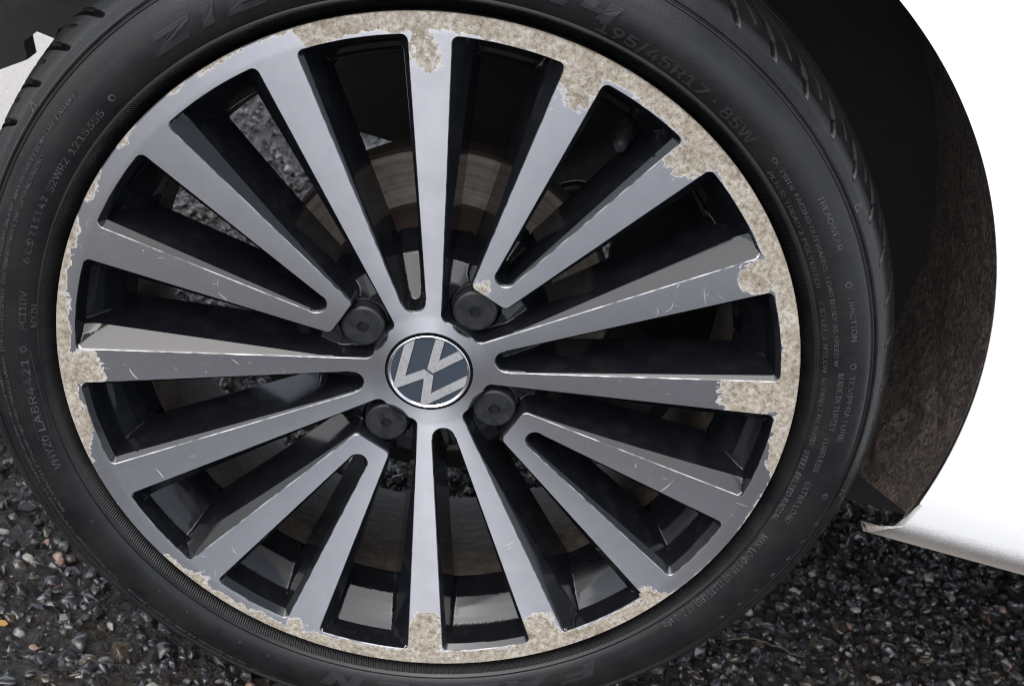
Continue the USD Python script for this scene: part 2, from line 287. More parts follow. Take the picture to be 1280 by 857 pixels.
def stone_shape(seed):
    g = np.random.default_rng(seed)
    p = g.normal(size=(18, 3)); p /= np.linalg.norm(p, axis=1)[:, None]
    p *= g.uniform(0.6, 1.0, (18, 1)) * np.array([1.0, g.uniform(.65, .95), g.uniform(.5, .8)])
    h = trimesh.convex.convex_hull(p)
    v, f = h.vertices, h.faces
    m = trimesh.Trimesh(v, f, process=True)
    m2 = m.subdivide(); trimesh.smoothing.filter_laplacian(m2, lamb=0.5, iterations=1); m2.vertices = m2.vertices * (np.abs(m.vertices).max() / np.abs(m2.vertices).max())
    m2.vertices += m2.vertices * (0.10 * (meshkit.fbm(np.array(m2.vertices) * 2.5 + seed, 2, 1)[:, None] - 0.5) * 2)
    return m2
shapes = [stone_shape(100 + k) for k in range(14)]
def rnd_rot(g, flat=0.5):
    a = g.uniform(0, 2 * np.pi); R = trimesh.transformations.euler_matrix(g.normal(0, flat), g.normal(0, flat), a)[:3, :3]
    return R
def scatter(n, x0, x1, y0, y1, lo, hi, g):
    x, y = g.uniform(x0, x1, n), g.uniform(y0, y1, n)
    s = lo + (hi - lo) * g.beta(1.3, 3.2, n)
    return np.stack([x, y, s], -1)
g1 = np.random.default_rng(11)
allst = np.vstack([scatter(27000, -0.75, 1.05, -0.2, 1.0, 0.0034, 0.0150, g1), scatter(30000, -1.2, 1.2, 0.7, 2.4, 0.0040, 0.0120, g1), scatter(9000, -0.6, 0.9, -0.15, 0.7, 0.0012, 0.0030, g1)])
allst[:, 2] *= 0.92
pos = np.stack([allst[:, 0], allst[:, 1], ground_z(allst[:, 0], allst[:, 1]) + allst[:, 2] * (-0.28 + 0.46 * g1.random(len(allst)))], -1)
q = pos - C_; dep = q @ d_
U = 640 + 1600 * (q @ r_) / dep; Vv = 428.5 - 1600 * (q @ u_) / dep
inframe = (U > 5) & (U < 1275) & (Vv > 5) & (Vv < 852)
t0 = (-0.002 - C_[1]) / q[:, 1]; hx = C_[0] + q[:, 0] * t0; hz = C_[2] + q[:, 2] * t0 - HUB
hid = (np.hypot(hx, hz) < 0.298)
size = np.where(inframe & ~hid, allst[:, 2] / dep, 0)
order = np.argsort(-size)
single, rest = order[:300], order[300:]
mk = g1.choice(5, len(allst), p=[0.50, 0.26, 0.205, 0.015, 0.02])
for i in single:
    m = shapes[g1.integers(14)].copy(); m.vertices = (m.vertices @ rnd_rot(g1).T) * allst[i, 2] + pos[i]
    put(ground, 'stone', m, M_stones[mk[i]], smooth=28)
near_tyre = np.hypot(pos[:, 0], np.clip(pos[:, 1] - 0.09, 0, None) - np.clip(0.02 - pos[:, 1], 0, None)) < 0.0
inst = UsdGeom.PointInstancer.Define(stage, ground + '/small_chippings')
inst.GetPrim().SetCustomDataByKey('kind', 'stuff')
protos = []
for k in range(5):
    for j in range(4):
        p = f'{ground}/small_chippings/chipping_kind_{k * 4 + j:03d}'
        usdkit.mesh(stage, p, shapes[(k * 3 + j * 5) % 14], M_stones[k]); protos.append(p)
inst.CreatePrototypesRel().SetTargets([Sdf.Path(p) for p in protos])
inst.CreateProtoIndicesAttr(Vt.IntArray.FromNumpy((mk[rest] * 4 + g1.integers(0, 4, len(rest))).astype(np.int32)))
inst.CreatePositionsAttr(Vt.Vec3fArray.FromNumpy(pos[rest].astype(np.float32)))
inst.CreateScalesAttr(Vt.Vec3fArray.FromNumpy(np.repeat(allst[rest, 2:3], 3, 1).astype(np.float32)))
ang = g1.uniform(0, 2 * np.pi, len(rest)); tl = g1.normal(0, 0.35, (len(rest), 2))
inst.CreateOrientationsAttr(Vt.QuathArray([Gf.Quath(Gf.Quatf(float(np.cos(a / 2)), float(t[0] / 2), float(t[1] / 2), float(np.sin(a / 2))).GetNormalized()) for a, t in zip(ang, tl)]))

# ================================================================== THE CAR
car = '/World/white_car'
cx = UsdGeom.Xform.Define(stage, car); cx.AddTranslateOp().Set((0, 0, HUB))
cx.GetPrim().SetCustomDataByKey('label', 'white car with kerb-scuffed black and silver multi-spoke alloy wheel on wet tarmac')
cx.GetPrim().SetCustomDataByKey('category', 'car')

# ---- side panel with the round wheel arch
YB = 0.030
ARC_C, ARC_R = (0.0358, 0.0271), 0.3169
arch = unary_union([Point(ARC_C).buffer(ARC_R, 180), Point(-ARC_C[0], ARC_C[1]).buffer(ARC_R, 180)]).convex_hull
arch_open = unary_union([arch, sbox(-0.34, -0.5, 0.3476, -0.02)])
def sheet(poly, y0, thick):
    m = trimesh.creation.extrude_polygon(poly, thick, engine='earcut')
    v = np.array(m.vertices); m.vertices = np.stack([v[:, 0], y0 + v[:, 2], v[:, 1]], -1); m.invert(); return m
side = Polygon([(-0.50, -0.06), (-0.50, 0.30), (-0.47, 0.62), (1.4, 0.62), (1.4, -0.006), (0.30, -0.006), (0.30, 0.0)]).difference(arch_open).buffer(0)
side = max(side.geoms, key=lambda g: g.area) if side.geom_type == 'MultiPolygon' else side
panel = put(car, 'body_panel', sheet(side, YB, 0.0014), M_paint, label='glossy white side panel around the wheel arch')
# ---- sill with a chipped pointed tip, lofted along x
def sill():
    xs = np.concatenate([np.linspace(0.3275, 0.365, 40), np.linspace(0.37, 1.4, 80)])
    V = []; k = 11
    for x in xs:
        if x < 0.349: top = -0.0270 - 0.0120 * np.clip((0.349 - x) / 0.0215, 0, 1) ** 1.0 + 0.0011 * (meshkit.noise(np.array([x * 420, 0.5, 0.2])) - 0.5)
        else: top = 0.0
        if 0.349 <= x < 0.3528: top = -0.028 + (x - 0.349) / 0.0038 * 0.028
        bot = -0.0440
        t = np.linspace(0, 1, k); z = top + (bot - top) * t
        y = YB - 0.0005 - 0.0022 + 0.005 * np.clip(-z / 0.030, 0, 1) ** 1.3 + 0.006 * np.clip((-z - 0.026) / 0.012, 0, 1) ** 2
        back = np.array([[x, YB + 0.019, bot + 0.0012], [x, YB + 0.0010, top - 0.0003]])
        V.append(np.vstack([np.stack([np.full(k, x), y, z], -1), back]))
    V = np.array(V); n, kk = V.shape[:2]; i = np.arange(n - 1)[:, None]; j = np.arange(kk)[None]
    A, B, C, D = i * kk + j, i * kk + (j + 1) % kk, (i + 1) * kk + (j + 1) % kk, (i + 1) * kk + j
    F = np.concatenate([np.stack([A, B, C], -1).reshape(-1, 3), np.stack([A, C, D], -1).reshape(-1, 3)])
    cap0 = [[0, m + 1, m] for m in range(1, kk - 1)]
    return trimesh.Trimesh(V.reshape(-1, 3), np.vstack([F, cap0]), process=False)
put(car, 'sill', sill(), M_sill, smooth=35, label='white stone-guard sill with dirty lower edge and chipped pointed tip')

# ---- wheel-arch liner, its inner wall and the underbody
def liner():
    a0, a1, n, k = math.radians(-42), math.radians(101), 240, 46
    rows = []
    for a in np.linspace(a0, a1, n):
        d = P2(1, a); ln = LineString([(0, 0), tuple(d * 0.8)]); e = ln.intersection(arch.exterior)
        r0 = np.hypot(e.x, e.y)
        for t in np.linspace(0, 1, k):
            y = YB + 0.0016 + 0.235 * t
            r = r0 + 0.0008 + 0.013 * min(1, t * 14) + 0.008 * t
            aa = a0 + (a - a0) * (math.radians(93.5 + 13 * t) - a0) / (a1 - a0); d = P2(1, aa)
            p = np.array([d[0] * r, y, d[1] * r])
            w = meshkit.fbm(np.array([p * 38]), 3, 3)[0] - 0.5; b = 0.006 * w * min(1, t * 6)
            ring = math.hypot(p[1] - 0.13, (a - math.radians(93)) * 0.33); b += 0.0035 * math.exp(-((ring - 0.028) / 0.006) ** 2)
            p[[0, 2]] += d * (-b); rows.append(p)
    i = np.arange(n - 1)[:, None]; j = np.arange(k - 1)[None]
    A, B, C, D = i * k + j, i * k + j + 1, (i + 1) * k + j + 1, (i + 1) * k + j
    F = np.concatenate([np.stack([A, B, C], -1).reshape(-1, 3), np.stack([A, C, D], -1).reshape(-1, 3)])
    return trimesh.Trimesh(np.array(rows), F, process=False)
put(car, 'arch_liner', liner(), M_liner, smooth=True, label='dark brown muddy felt liner inside the wheel arch')
inner = Polygon([(-0.55, -0.115), (-0.372, 0.014), (-0.349, 0.031), (-0.3535, 0.044), (-0.345, 0.055), (-0.331, 0.0535), (-0.329, 0.062), (-0.322, 0.066), (-0.315, 0.058), (-0.25, 0.072), (-0.14, 0.070), (-0.128, 0.046), (-0.102, 0.046), (-0.09, 0.052), (0.02, 0.052), (0.055, 0.062), (0.064, 0.098), (0.086, 0.112), (0.118, 0.112), (0.131, 0.08), (0.128, 0.02), (0.15, -0.10), (0.20, -0.15), (0.62, -0.15), (0.62, 0.5), (-0.55, 0.5)])
put(car, 'inner_wing', sheet(inner, 0.255, 0.02), M_under)
floor = trimesh.creation.box((1.9, 1.3, 0.06)); put(car, 'floor_pan', moved(floor, (1.27, 0.93, -0.085)), M_under)
put(car, 'rear_floor', moved(trimesh.creation.box((0.66, 1.16, 0.05)), (-0.01, 0.87, 0.235)), M_under)
put(car, 'upper_body', moved(trimesh.creation.box((2.46, 1.42, 0.66)), (0.87, 0.765, 0.74)), M_paint)

# ---- the wheel -----------------------------------------------------------
wheel = path(car, 'wheel')
UsdGeom.Xform.Define(stage, wheel)
stage.GetPrimAtPath(wheel).SetCustomDataByKey('label', 'four-bolt alloy wheel with flaking corroded rim and low-profile tyre')

RI = 0.2222
PA = [math.radians(-26.3 + 90 * k) for k in range(4)]      # axes of the spoke pairs that reach the hub
VA = [math.radians(18.7 + 90 * k) for k in range(4)]       # axes of the floating twin spokes
def axpoly(phi, pts):
    a, b = np.array([math.sin(phi), math.cos(phi)]), np.array([math.cos(phi), -math.sin(phi)])
    return Polygon([tuple(a * p[0] + b * p[1]) for p in pts])
def wedge(phi, x0, x1, c, m): return axpoly(phi, [(x0, c + m * x0), (x1, c + m * x1), (x1, -c - m * x1), (x0, -c - m * x0)])
disc_i = Point(0, 0).buffer(RI, 360)
pairs, vees, slots, tees, bolts = [], [], [], [], []
for phi in PA:
    slots.append(unary_union([wedge(phi, 0.0503, 0.3, 0.0012, 0.14), Point(P2(0.0506, phi)).buffer(0.0078, 48)]).intersection(disc_i).buffer(-0.0042, 24).buffer(0.0042, 24))
    pairs.append(wedge(phi, 0.0, 0.3, 0.0062, 0.231))
for phi in VA:
    tees.append(unary_union([wedge(phi, 0.0846, 0.3, -0.0069, 0.162), Point(P2(0.0848, phi)).buffer(0.0069, 48)]).intersection(disc_i).buffer(-0.0042, 24).buffer(0.0042, 24))
    v = wedge(phi, 0.0668, 0.3, -0.0046, 0.2614).buffer(-0.0038, 24).buffer(0.0038, 24)
    vees.append(v); bolts.append(P2(0.0512, phi))
hubdisc = Point(0, 0).buffer(0.0372, 180)
pairall = unary_union(pairs + [hubdisc])
pairall = pairall.buffer(0.006, 24).buffer(-0.006, 24)
pockets = unary_union([Point(b).buffer(0.0172, 64) for b in bolts])
cap_hole = Point(0, 0).buffer(0.0285, 120)
G = disc_i.difference(unary_union([pairall.difference(pockets)] + vees)).buffer(0)
gaps = []
for g in (G.geoms if G.geom_type == 'MultiPolygon' else [G]):
    if g.area > 1e-4: gaps.append(g.buffer(-0.0042, 24).buffer(0.0042, 24).simplify(1e-5))
slots = [s.simplify(1e-5) for s in slots]; tees = [t.simplify(1e-5) for t in tees]
S = Point(0, 0).buffer(0.2335, 360).difference(unary_union(gaps + slots + tees + [cap_hole]))
S = max(S.geoms, key=lambda g: g.area) if S.geom_type == 'MultiPolygon' else S

def yface(r): return 0.014 * np.clip((0.224 - r) / 0.184, 0, 1)

# corrosion: how deep (mm) it has eaten from the rim's edge at each angle, and the patches on spoke ends (angles of the photograph's wheel, top = 0)
tab = np.array([(-180, 11.5), (-170, 11), (-160, 10), (-150, 6.5), (-140, 5), (-128, 4), (-125, -1.5), (-112, -1.5), (-104, 3), (-101, 10), (-82, 9), (-75, 7), (-71, 2), (-66, 5), (-60, -2), (-57, 4.5), (-52, -2.5), (-47, 2.0), (-42, -2.5), (-36, 0.5), (-30, 1.2), (-24, 0.2), (-17, 0.6), (-16, 11.5), (20, 11.3), (60, 11.6), (100, 11.3), (104, 8), (108, -0.5), (134, -1.0), (137, 6), (141, 11.5), (150, 11.5), (170, 11.5), (180, 11.5)], float)
patch = [(1.5, .213, .011), (25, .216, .014), (19, .221, .008), (46, .216, .012), (69, .217, .012), (91, .204, .021), (97, .2, .012), (139, .2235, .008), (160, .213, .014), (182, .203, .013), (182, .214, .014), (272, .219, .014), (262, .224, .009), (206, .228, .008), (226, .2305, .007), (30, .071, .006)]
def corrosion(x, z):
    r, a = np.hypot(x, z), np.degrees(np.arctan2(x, z)) + 17.0
    a = (a + 180) % 360 - 180
    t = np.interp(a, tab[:, 0], tab[:, 1]) + 1.6 * (meshkit.fbm(np.stack([x, z, 0 * x], -1) * 55, 3, 2) - 0.5) * 2
    c = t - (0.2337 - r) * 1000
    for pa, pr, pw in patch:
        p = P2(pr, math.radians(pa - 17)); c = np.maximum(c, (pw - np.hypot(x - p[0], z - p[1])) * 1000 * 0.6)
    return c + 7.0 * (meshkit.fbm(np.stack([x, z, 0 * x], -1) * 130, 3, 8) - 0.5)

# machined face
bpts = [dens(LineString(S.exterior.coords), 0.0009)] + [dens(LineString(i.coords), 0.0007) for i in S.interiors]
sten = np.arange(-0.236, 0.236, 0.0014)
gpx, gpz = np.meshgrid(sten, sten); gp = np.stack([gpx.ravel(), gpz.ravel()], -1) + rng.uniform(-.0003, .0003, (gpx.size, 2))
Sin = S.buffer(-0.0006); shapely.prepare(Sin); shapely.prepare(S)
gp = gp[shapely.contains_xy(Sin, gp[:, 0], gp[:, 1])]
circ = []
for rr in (RI, 0.062, 0.0435):
    n = int(2 * np.pi * rr / 0.0009); a = np.linspace(0, 2 * np.pi, n, endpoint=False); c = np.stack([rr * np.sin(a), rr * np.cos(a)], -1)
    circ.append(c[shapely.contains_xy(Sin, c[:, 0], c[:, 1])])
gp = gp[(np.abs(np.hypot(*gp.T) - RI) > .0005) & (np.abs(np.hypot(*gp.T) - .062) > .0005)]
pts = np.vstack(bpts + circ + [gp])
tri = Delaunay(pts).simplices
cen = pts[tri].mean(1); tri = tri[shapely.contains_xy(S, cen[:, 0], cen[:, 1])]
def orient(P, F):
    n = np.cross(P[F[:, 1]] - P[F[:, 0]], P[F[:, 2]] - P[F[:, 0]]); bad = n[:, 1] > 0
    F = F.copy(); F[bad] = F[bad][:, ::-1]; return F
R_ = np.hypot(*pts.T)
V_face = np.stack([pts[:, 0], yface(R_), pts[:, 1]], -1)
F_face = orient(V_face, tri)
cor_face = corrosion(pts[:, 0], pts[:, 1])

# which piece of the casting a point belongs to: 0 rim, 1 hub, 2.. one of 16 spokes
spoke_axes = []
for k in range(4):
    spoke_axes += [PA[k] - math.radians(8.6 + 2.9), PA[k] + math.radians(8.6 + 2.9), VA[k] - math.radians(10.4), VA[k] + math.radians(10.4)]
spoke_axes = np.array(spoke_axes)
def piece(c, rimflag):
    r, a = np.hypot(c[:, 0], c[:, 1]), np.arctan2(c[:, 0], c[:, 1])
    d = np.abs((a[:, None] - spoke_axes[None] + np.pi) % (2 * np.pi) - np.pi)
    s = np.argmin(d, 1) + 2
    s[r < 0.062] = 1; s[rimflag] = 0
    return s
pc_face = piece(pts[F_face].mean(1), np.hypot(*pts[F_face].mean(1).T) > RI)

# black painted flanks, pocket walls and hub recess: one height field per window
def prof(x, xp, fp): return np.interp(x, xp, fp)
def flank(ds, wb, kb=1.2):
    a = np.minimum(ds, 0.0006) * 0.9
    b = np.clip(ds - 0.0006, 0, np.maximum(wb - 0.0006, 1e-5)) * kb
    c = np.clip(ds - wb, 0, None) * 9.0
    return a + b + c
def rimwall(r): return prof(r, [0.190, 0.1990, 0.2030, 0.2075, 0.2120, 0.2165, 0.2202, 0.2217, 0.2222], [0.12, 0.058, 0.0365, 0.0297, 0.0240, 0.0194, 0.0162, 0.0005, 0.0])
solidP, solidV = pairall.difference(unary_union(slots)), unary_union(vees).difference(unary_union(tees))
WALL = 0.0042
def smin(a, b):
    lo, hi = np.minimum(a, b), np.maximum(a, b); k = np.minimum(0.014, 1.3 * lo) + 1e-9
    h = np.clip(1 - (hi - lo) / k, 0, 1); return lo - h * h * k / 4
def window(W, kind):
    K = [(solidP, 'p'), (solidV, 'v')] if kind == 'g' else [(solidP, 's')] if kind == 's' else [(solidV, 't')]
    def wb(k, r):
        t = np.clip((r - 0.07) / 0.15, 0, 1)
        return {'p': 0.0012 + 0.0112 * t, 'v': 0.0012 + 0.0078 * t ** 1.3, 's': 0.0012 + 0.0022 * t, 't': 0.0012 + 0.0030 * t}[k]
    bd = dens(LineString(W.exterior.coords), 0.0007)
    x0, z0, x1, z1 = W.bounds; st = 0.0007
    X, Z = np.meshgrid(np.arange(x0, x1, st), np.arange(z0, z1, st)); g = np.stack([X.ravel(), Z.ravel()], -1) + rng.uniform(-.00015, .00015, (X.size, 2))
    Wi = W.buffer(-0.0009); g = g[shapely.contains_xy(Wi, g[:, 0], g[:, 1])]
    P = [bd]
    nrm = np.roll(bd, -1, 0) - np.roll(bd, 1, 0); nrm /= np.linalg.norm(nrm, axis=1)[:, None] + 1e-12; nrm = np.stack([nrm[:, 1], -nrm[:, 0]], -1)
    tst = bd + nrm * 0.0003
    if shapely.contains_xy(W, tst[:, 0], tst[:, 1]).mean() < 0.5: nrm = -nrm
    rb = np.hypot(*bd.T)
    for poly, k in K:
        near = (shapely.distance(poly, shapely.points(bd)) < 1e-4)
        for f in ('e', 'b0', 'b', 'b1', 'm', 'w0', 'w'):
            rp = rb
            for it in range(5):
                off = {'e': np.full(len(bd), 0.0006), 'b': wb(k, rp), 'b0': wb(k, rp) - 0.0005, 'b1': wb(k, rp) + 0.0005, 'w0': wb(k, rp) + WALL - 0.0006, 'm': wb(k, rp) + WALL * .5, 'w': wb(k, rp) + WALL}[f]
                p = bd + nrm * off[:, None]; rp = np.hypot(*p.T)
            near2 = near & (off > 0.0005); p = p[near2]
            o = off[near2]
            ok = np.abs(shapely.distance(poly, shapely.points(p)) - o) < 0.0002
            p = p[ok]; p = p[shapely.contains_xy(W, p[:, 0], p[:, 1])]
            P.append(p)
    for rr in (0.2217, 0.2202, 0.2165, 0.2120, 0.2075, 0.2030, 0.1990):
        n = int(2 * np.pi * rr / 0.001); a = np.linspace(0, 2 * np.pi, n, endpoint=False); c = np.stack([rr * np.sin(a), rr * np.cos(a)], -1)
        P.append(c[shapely.contains_xy(W.buffer(-0.0003), c[:, 0], c[:, 1])])
    from scipy.spatial import cKDTree
    special = np.vstack(P); special = np.unique(np.round(special, 7), axis=0)
    g = g[cKDTree(special).query(g)[0] > 0.0005]
    pts = np.vstack([special, g])
    sp = shapely.points(pts); r = np.hypot(*pts.T)
    D = rimwall(r); hole_r = r < 0.1991; inside = hole_r.copy(); rimmost = np.ones(len(pts), bool)
    for poly, k in K:
        ds = shapely.distance(poly, sp); w = wb(k, r); h = flank(ds, w)
        rimmost &= h > D; D = smin(D, h)
        inside &= ds > w + WALL - 0.00022
    yf = yface(r)
    if kind == 'g':
        fl = np.interp(r, [0, 0.060, 0.073, 0.086, 0.12], [0.012, 0.012, 0.020, 0.046, 0.12])
        for b in bolts:
            db = np.hypot(pts[:, 0] - b[0], pts[:, 1] - b[1])
            fl = fl + 0.008 * np.clip((0.0164 - db) / 0.0006, 0, 1)
        inside &= r > 0.0842
    elif kind == 's':
        fl = np.interp(r, [0, 0.043, 0.072, 0.084, 0.12], [0.006, 0.010, 0.030, 0.046, 0.12]); inside &= r > 0.083
    else:
        fl = np.interp(r, [0, 0.078, 0.096, 0.104, 0.13], [0.02, 0.024, 0.036, 0.046, 0.12]); inside &= r > 0.103
    D = smin(D, np.minimum(fl, 0.2)); D = np.minimum(D, 0.062)
    y = yf + D
    tri = Delaunay(pts).simplices; c = pts[tri].mean(1)
    keep = shapely.contains_xy(W, c[:, 0], c[:, 1]) & ~inside[tri].all(1)
    tri = tri[keep]
    V = np.stack([pts[:, 0], y, pts[:, 1]], -1)
    return V, orient(V, tri), rimmost[tri].sum(1) >= 2, (shapely.distance(W.exterior, sp) < 0.0002) * np.clip(0.45 + 2.2 * (meshkit.fbm(V * 140, 3, 6) - 0.5), 0.05, 0.8)
pieces = {k: [] for k in range(18)}
def add_piece(k, V, F, machined, cor, angle, edge=None):
    if len(F) == 0: return
    ids, inv = np.unique(F, return_inverse=True); V2, F2 = V[ids], inv.reshape(-1, 3)
    v, f, n, src = smooth_normals(V2, F2, angle)
    pieces[k].append((v, f, n, np.full(len(v), machined) if edge is None else edge[ids][src], cor[ids][src] if cor is not None else np.full(len(v), -50.0)))
for k in range(18): add_piece(k, V_face, F_face[pc_face == k], 1.0, cor_face, 30)
for kind, Ws in (('s', slots), ('t', tees), ('g', gaps)):
    for W in Ws:
        V, F, rf, edge = window(W, kind)
        pk = piece(V[F][:, :, [0, 2]].mean(1), rf)
        for k in range(18): add_piece(k, V, F[pk == k], 0.0, None, 31, edge)
# outer bead of the rim: a rounded machined edge that turns back into the tyre
ring = revolve([(0.2335, 0.0), (0.23395, 0.0004), (0.2342, 0.0012), (0.2344, 0.0030), (0.2340, 0.018)], 1080)
v, f, n = meshkit.arrays(ring, True); f = f[:, ::-1] if n[0, 1] > 0.5 else f
v, f, n = meshkit.arrays(trimesh.Trimesh(v, f, process=False), True)
pieces[0].append((v, f, n, (v[:, 1] < 0.0021).astype(float), corrosion(v[:, 0] * .9985, v[:, 2] * .9985)))
def join(ps):
    off, o = 0, [[], [], [], [], []]
    for v, f, n, m, c in ps:
        o[0].append(v); o[1].append(f + off); o[2].append(n); o[3].append(m); o[4].append(c); off += len(v)
    return [np.concatenate(x) for x in o]
for k in [0, 1] + list(range(2, 18)):
    V, F, N, Mh, Cr = join(pieces[k])
    nm = 'rim' if k == 0 else 'hub' if k == 1 else 'spoke'
    put_attr(wheel, nm, V, F, N, {'machined': Mh, 'corrosion': Cr}, M_alloy)

# barrel behind the spokes
barrel = revolve([(0.2340, 0.016), (0.2300, 0.030), (0.2200, 0.045), (0.2120, 0.070), (0.2060, 0.085), (0.2080, 0.15), (0.2200, 0.175), (0.2300, 0.188), (0.2345, 0.190), (0.2300, 0.192), (0.2160, 0.180), (0.2030, 0.152), (0.1980, 0.125), (0.1940, 0.092), (0.1955, 0.075), (0.1993, 0.0565)], 360)
put(wheel, 'barrel', barrel, M_dirt, smooth=40)

# ---- tyre
TPR = np.array([(.2338, .020), (.2342, .0125), (.2360, .0085), (.2385, .0040), (.2410, .0002), (.2428, -.0026), (.2436, -.0036), (.2444, -.0036), (.2452, -.0032), (.2470, -.0048), (.2500, -.0062), (.2540, -.0073), (.2580, -.0078), (.2620, -.0077), (.2660, -.0070), (.2700, -.0056), (.2735, -.0037), (.2760, -.0016), (.2772, -.0006), (.2778, -.0009), (.2786, -.0006), (.2790, .0004), (.2797, .0010), (.2803, .0004), (.2812, .0005), (.2818, .0016), (.2835, .0030), (.2860, .0052), (.2885, .0080), (.2910, .0112), (.2932, .0150), (.2952, .0195), (.2968, .0245), (.2980, .0300), (.2990, .0360), (.2998, .0430), (.3004, .0500), (.3008, .0570), (.3010, .0590), (.2945, .0600), (.2945, .0680), (.3012, .0690), (.3014, .0800), (.3014, .0900), (.2945, .0910), (.2945, .0990), (.3014, .1000), (.3014, .1200), (.2945, .1210), (.2945, .1290), (.3010, .1300), (.3004, .1400), (.2990, .1540), (.2960, .1680), (.2910, .1790), (.2830, .1880), (.2700, .1960), (.2560, .1975), (.2440, .1930), (.2346, .1880)])
def tyre_y(r): return np.interp(r, TPR[:32, 0], TPR[:32, 1])
def make_tyre():
    n = 3000; TP = np.vstack([TPR[:1]] + [np.linspace(TPR[i], TPR[i + 1], (4 if 20 < i < 38 else 1) + 1)[1:] for i in range(len(TPR) - 1)]); k = len(TP); t = revolve(TP, n); V = np.array(t.vertices).reshape(n, k, 3)
    a = np.linspace(0, 2 * np.pi, n, endpoint=False)[:, None]
    y = TP[None, :, 1]; r = TP[None, :, 0]
    outer = (r > 0.287) & (y < 0.0585)
    skew = (y - 0.012) * 3.0
    ph = ((a + skew) / (2 * np.pi) * 62) % 1.0
    w = np.clip(1.6 - np.abs(ph - 0.5) / 0.055, 0, 1); w = w * w * (3 - 2 * w)
    depth = np.where(outer, 0.0055 * np.clip((r - 0.287) / 0.006, 0, 1), 0) * w
    ph2 = ((a + skew * 0.8 + 0.02) / (2 * np.pi) * 124) % 1.0
    depth = depth + np.where(outer & (y > 0.016), 0.002, 0) * np.clip(1.4 - np.abs(ph2 - 0.5) / 0.07, 0, 1)
    knurl = 0
    R = r - depth; 
    V[..., 0] = np.sin(a) * R; V[..., 2] = np.cos(a) * R; V[..., 1] = y + depth * 0.5 + knurl
    return trimesh.Trimesh(V.reshape(-1, 3), t.faces, process=False)
put(wheel, 'tyre', make_tyre(), M_rubber, smooth=32)

# ---- writing on the sidewall: a0 in degrees on the photograph's wheel, rb the baseline radius, reading clockwise
def wrap(m, a0, rb, hgt, span=None):
    V = np.array(m.vertices); w = V[:, 0].max() - V[:, 0].min(); V[:, 0] -= V[:, 0].min()
    L = math.radians(span) * rb if span else w
    a = math.radians(a0) + V[:, 0] / w * L / rb
    r = rb + V[:, 1]
    y = tyre_y(r) + 0.0002 - V[:, 2]
    return trimesh.Trimesh(np.stack([r * np.sin(a), y, r * np.cos(a)], -1), m.faces[:, ::-1], process=False)
def word(text, a0, a1, rb, h, depth=0.0006, material=None, bold=False, name='sidewall_lettering'):
    m = meshkit.text_mesh(text, h, depth + 0.0002, bold)
    put(wheel, name, wrap(m, a0, rb, h, a1 - a0), material or M_lettersmall)
def outline(polys, a0, a1, rb, h, t=0.0007, depth=0.0006):
    w = max(p.bounds[2] for p in polys); ms = []
    for p in polys:
        p = affinity.scale(p, math.radians(a1 - a0) * rb / w, h, origin=(0, 0))
        p = p.segmentize(0.003)
        ring = p.difference(p.buffer(-t, join_style=2))
        for g in getattr(ring, 'geoms', [ring]): ms.append(trimesh.creation.extrude_polygon(g, depth, engine='earcut'))
        fl = p.buffer(-t * 0.9, join_style=2)
        for g in getattr(fl, 'geoms', [fl]):
            if g.area > 0: ms.append(trimesh.creation.extrude_polygon(g, depth * 0.35, engine='earcut'))
    for m in ms:
        V = np.array(m.vertices); a = math.radians(a0) + V[:, 0] / rb; r = rb + V[:, 1]; y = tyre_y(r) + 0.0002 - V[:, 2] - 0.0002
        m.vertices = np.stack([r * np.sin(a), y, r * np.cos(a)], -1); m.invert()
    put(wheel, 'sidewall_lettering', cat(ms), M_letter)
def sk(pts, s=0.25): return Polygon([(x + s * y, y) for x, y in pts])
LZ = sk([(0, 0), (1, 0), (1, .28), (.45, .28), (1, .72), (1, 1), (0, 1), (0, .72), (.52, .72), (0, .28)])
LI = sk([(0, 0), (.42, 0), (.42, 1), (0, 1)])
LE = sk([(0, 0), (1, 0), (1, .26), (.38, .26), (.38, .38), (.9, .38), (.9, .62), (.38, .62), (.38, .74), (1, .74), (1, 1), (0, 1)])
LX = sk([(0, 0), (.36, 0), (.5, .3), (.64, 0), (1, 0), (.7, .5), (1, 1), (.64, 1), (.5, .7), (.36, 1), (0, 1), (.3, .5)])
L9 = sk([(0, 0), (1, 0), (1, 1), (0, 1), (0, .4), (.62, .4), (.62, .26), (0, .26)])
L1 = sk([(.1, 0), (.5, 0), (.5, 1), (.1, 1)]); L4 = sk([(.6, 0), (1, 0), (1, 1), (.6, 1), (.6, .55), (.35, .55), (.35, 1), (0, 1), (0, .3), (.6, .3)])
LF = sk([(0, 0), (.38, 0), (.38, .38), (.9, .38), (.9, .62), (.38, .62), (.38, .74), (1, .74), (1, 1), (0, 1)])
LA = sk([(0, 0), (.3, 0), (.38, .2), (.68, .2), (.74, 0), (1.02, 0), (.72, 1), (.36, 1)]); LL = sk([(0, 0), (1, 0), (1, .26), (.38, .26), (.38, 1), (0, 1)])
LK = sk([(0, 0), (.36, 0), (.36, .36), (.62, 0), (1, 0), (.66, .5), (1, 1), (.62, 1), (.36, .64), (.36, 1), (0, 1)]); LN = sk([(0, 0), (.34, 0), (.34, .5), (.68, 0), (1, 0), (1, 1), (.66, 1), (.66, .5), (.34, 1), (0, 1)])
for L, a0, a1 in ((LZ, -51.3, -44.6), (LI, -44.0, -41.1), (LE, -40.4, -33.8), (LX, -33.0, -26.5), (LZ, -20.5, -14.3), (LE, -13.6, -7.6), (L9, -7.0, -1.2), (L1, -.4, 2.8), (L4, 3.2, 8.8)):
    outline([L], a0, a1, 0.2532, 0.0108)
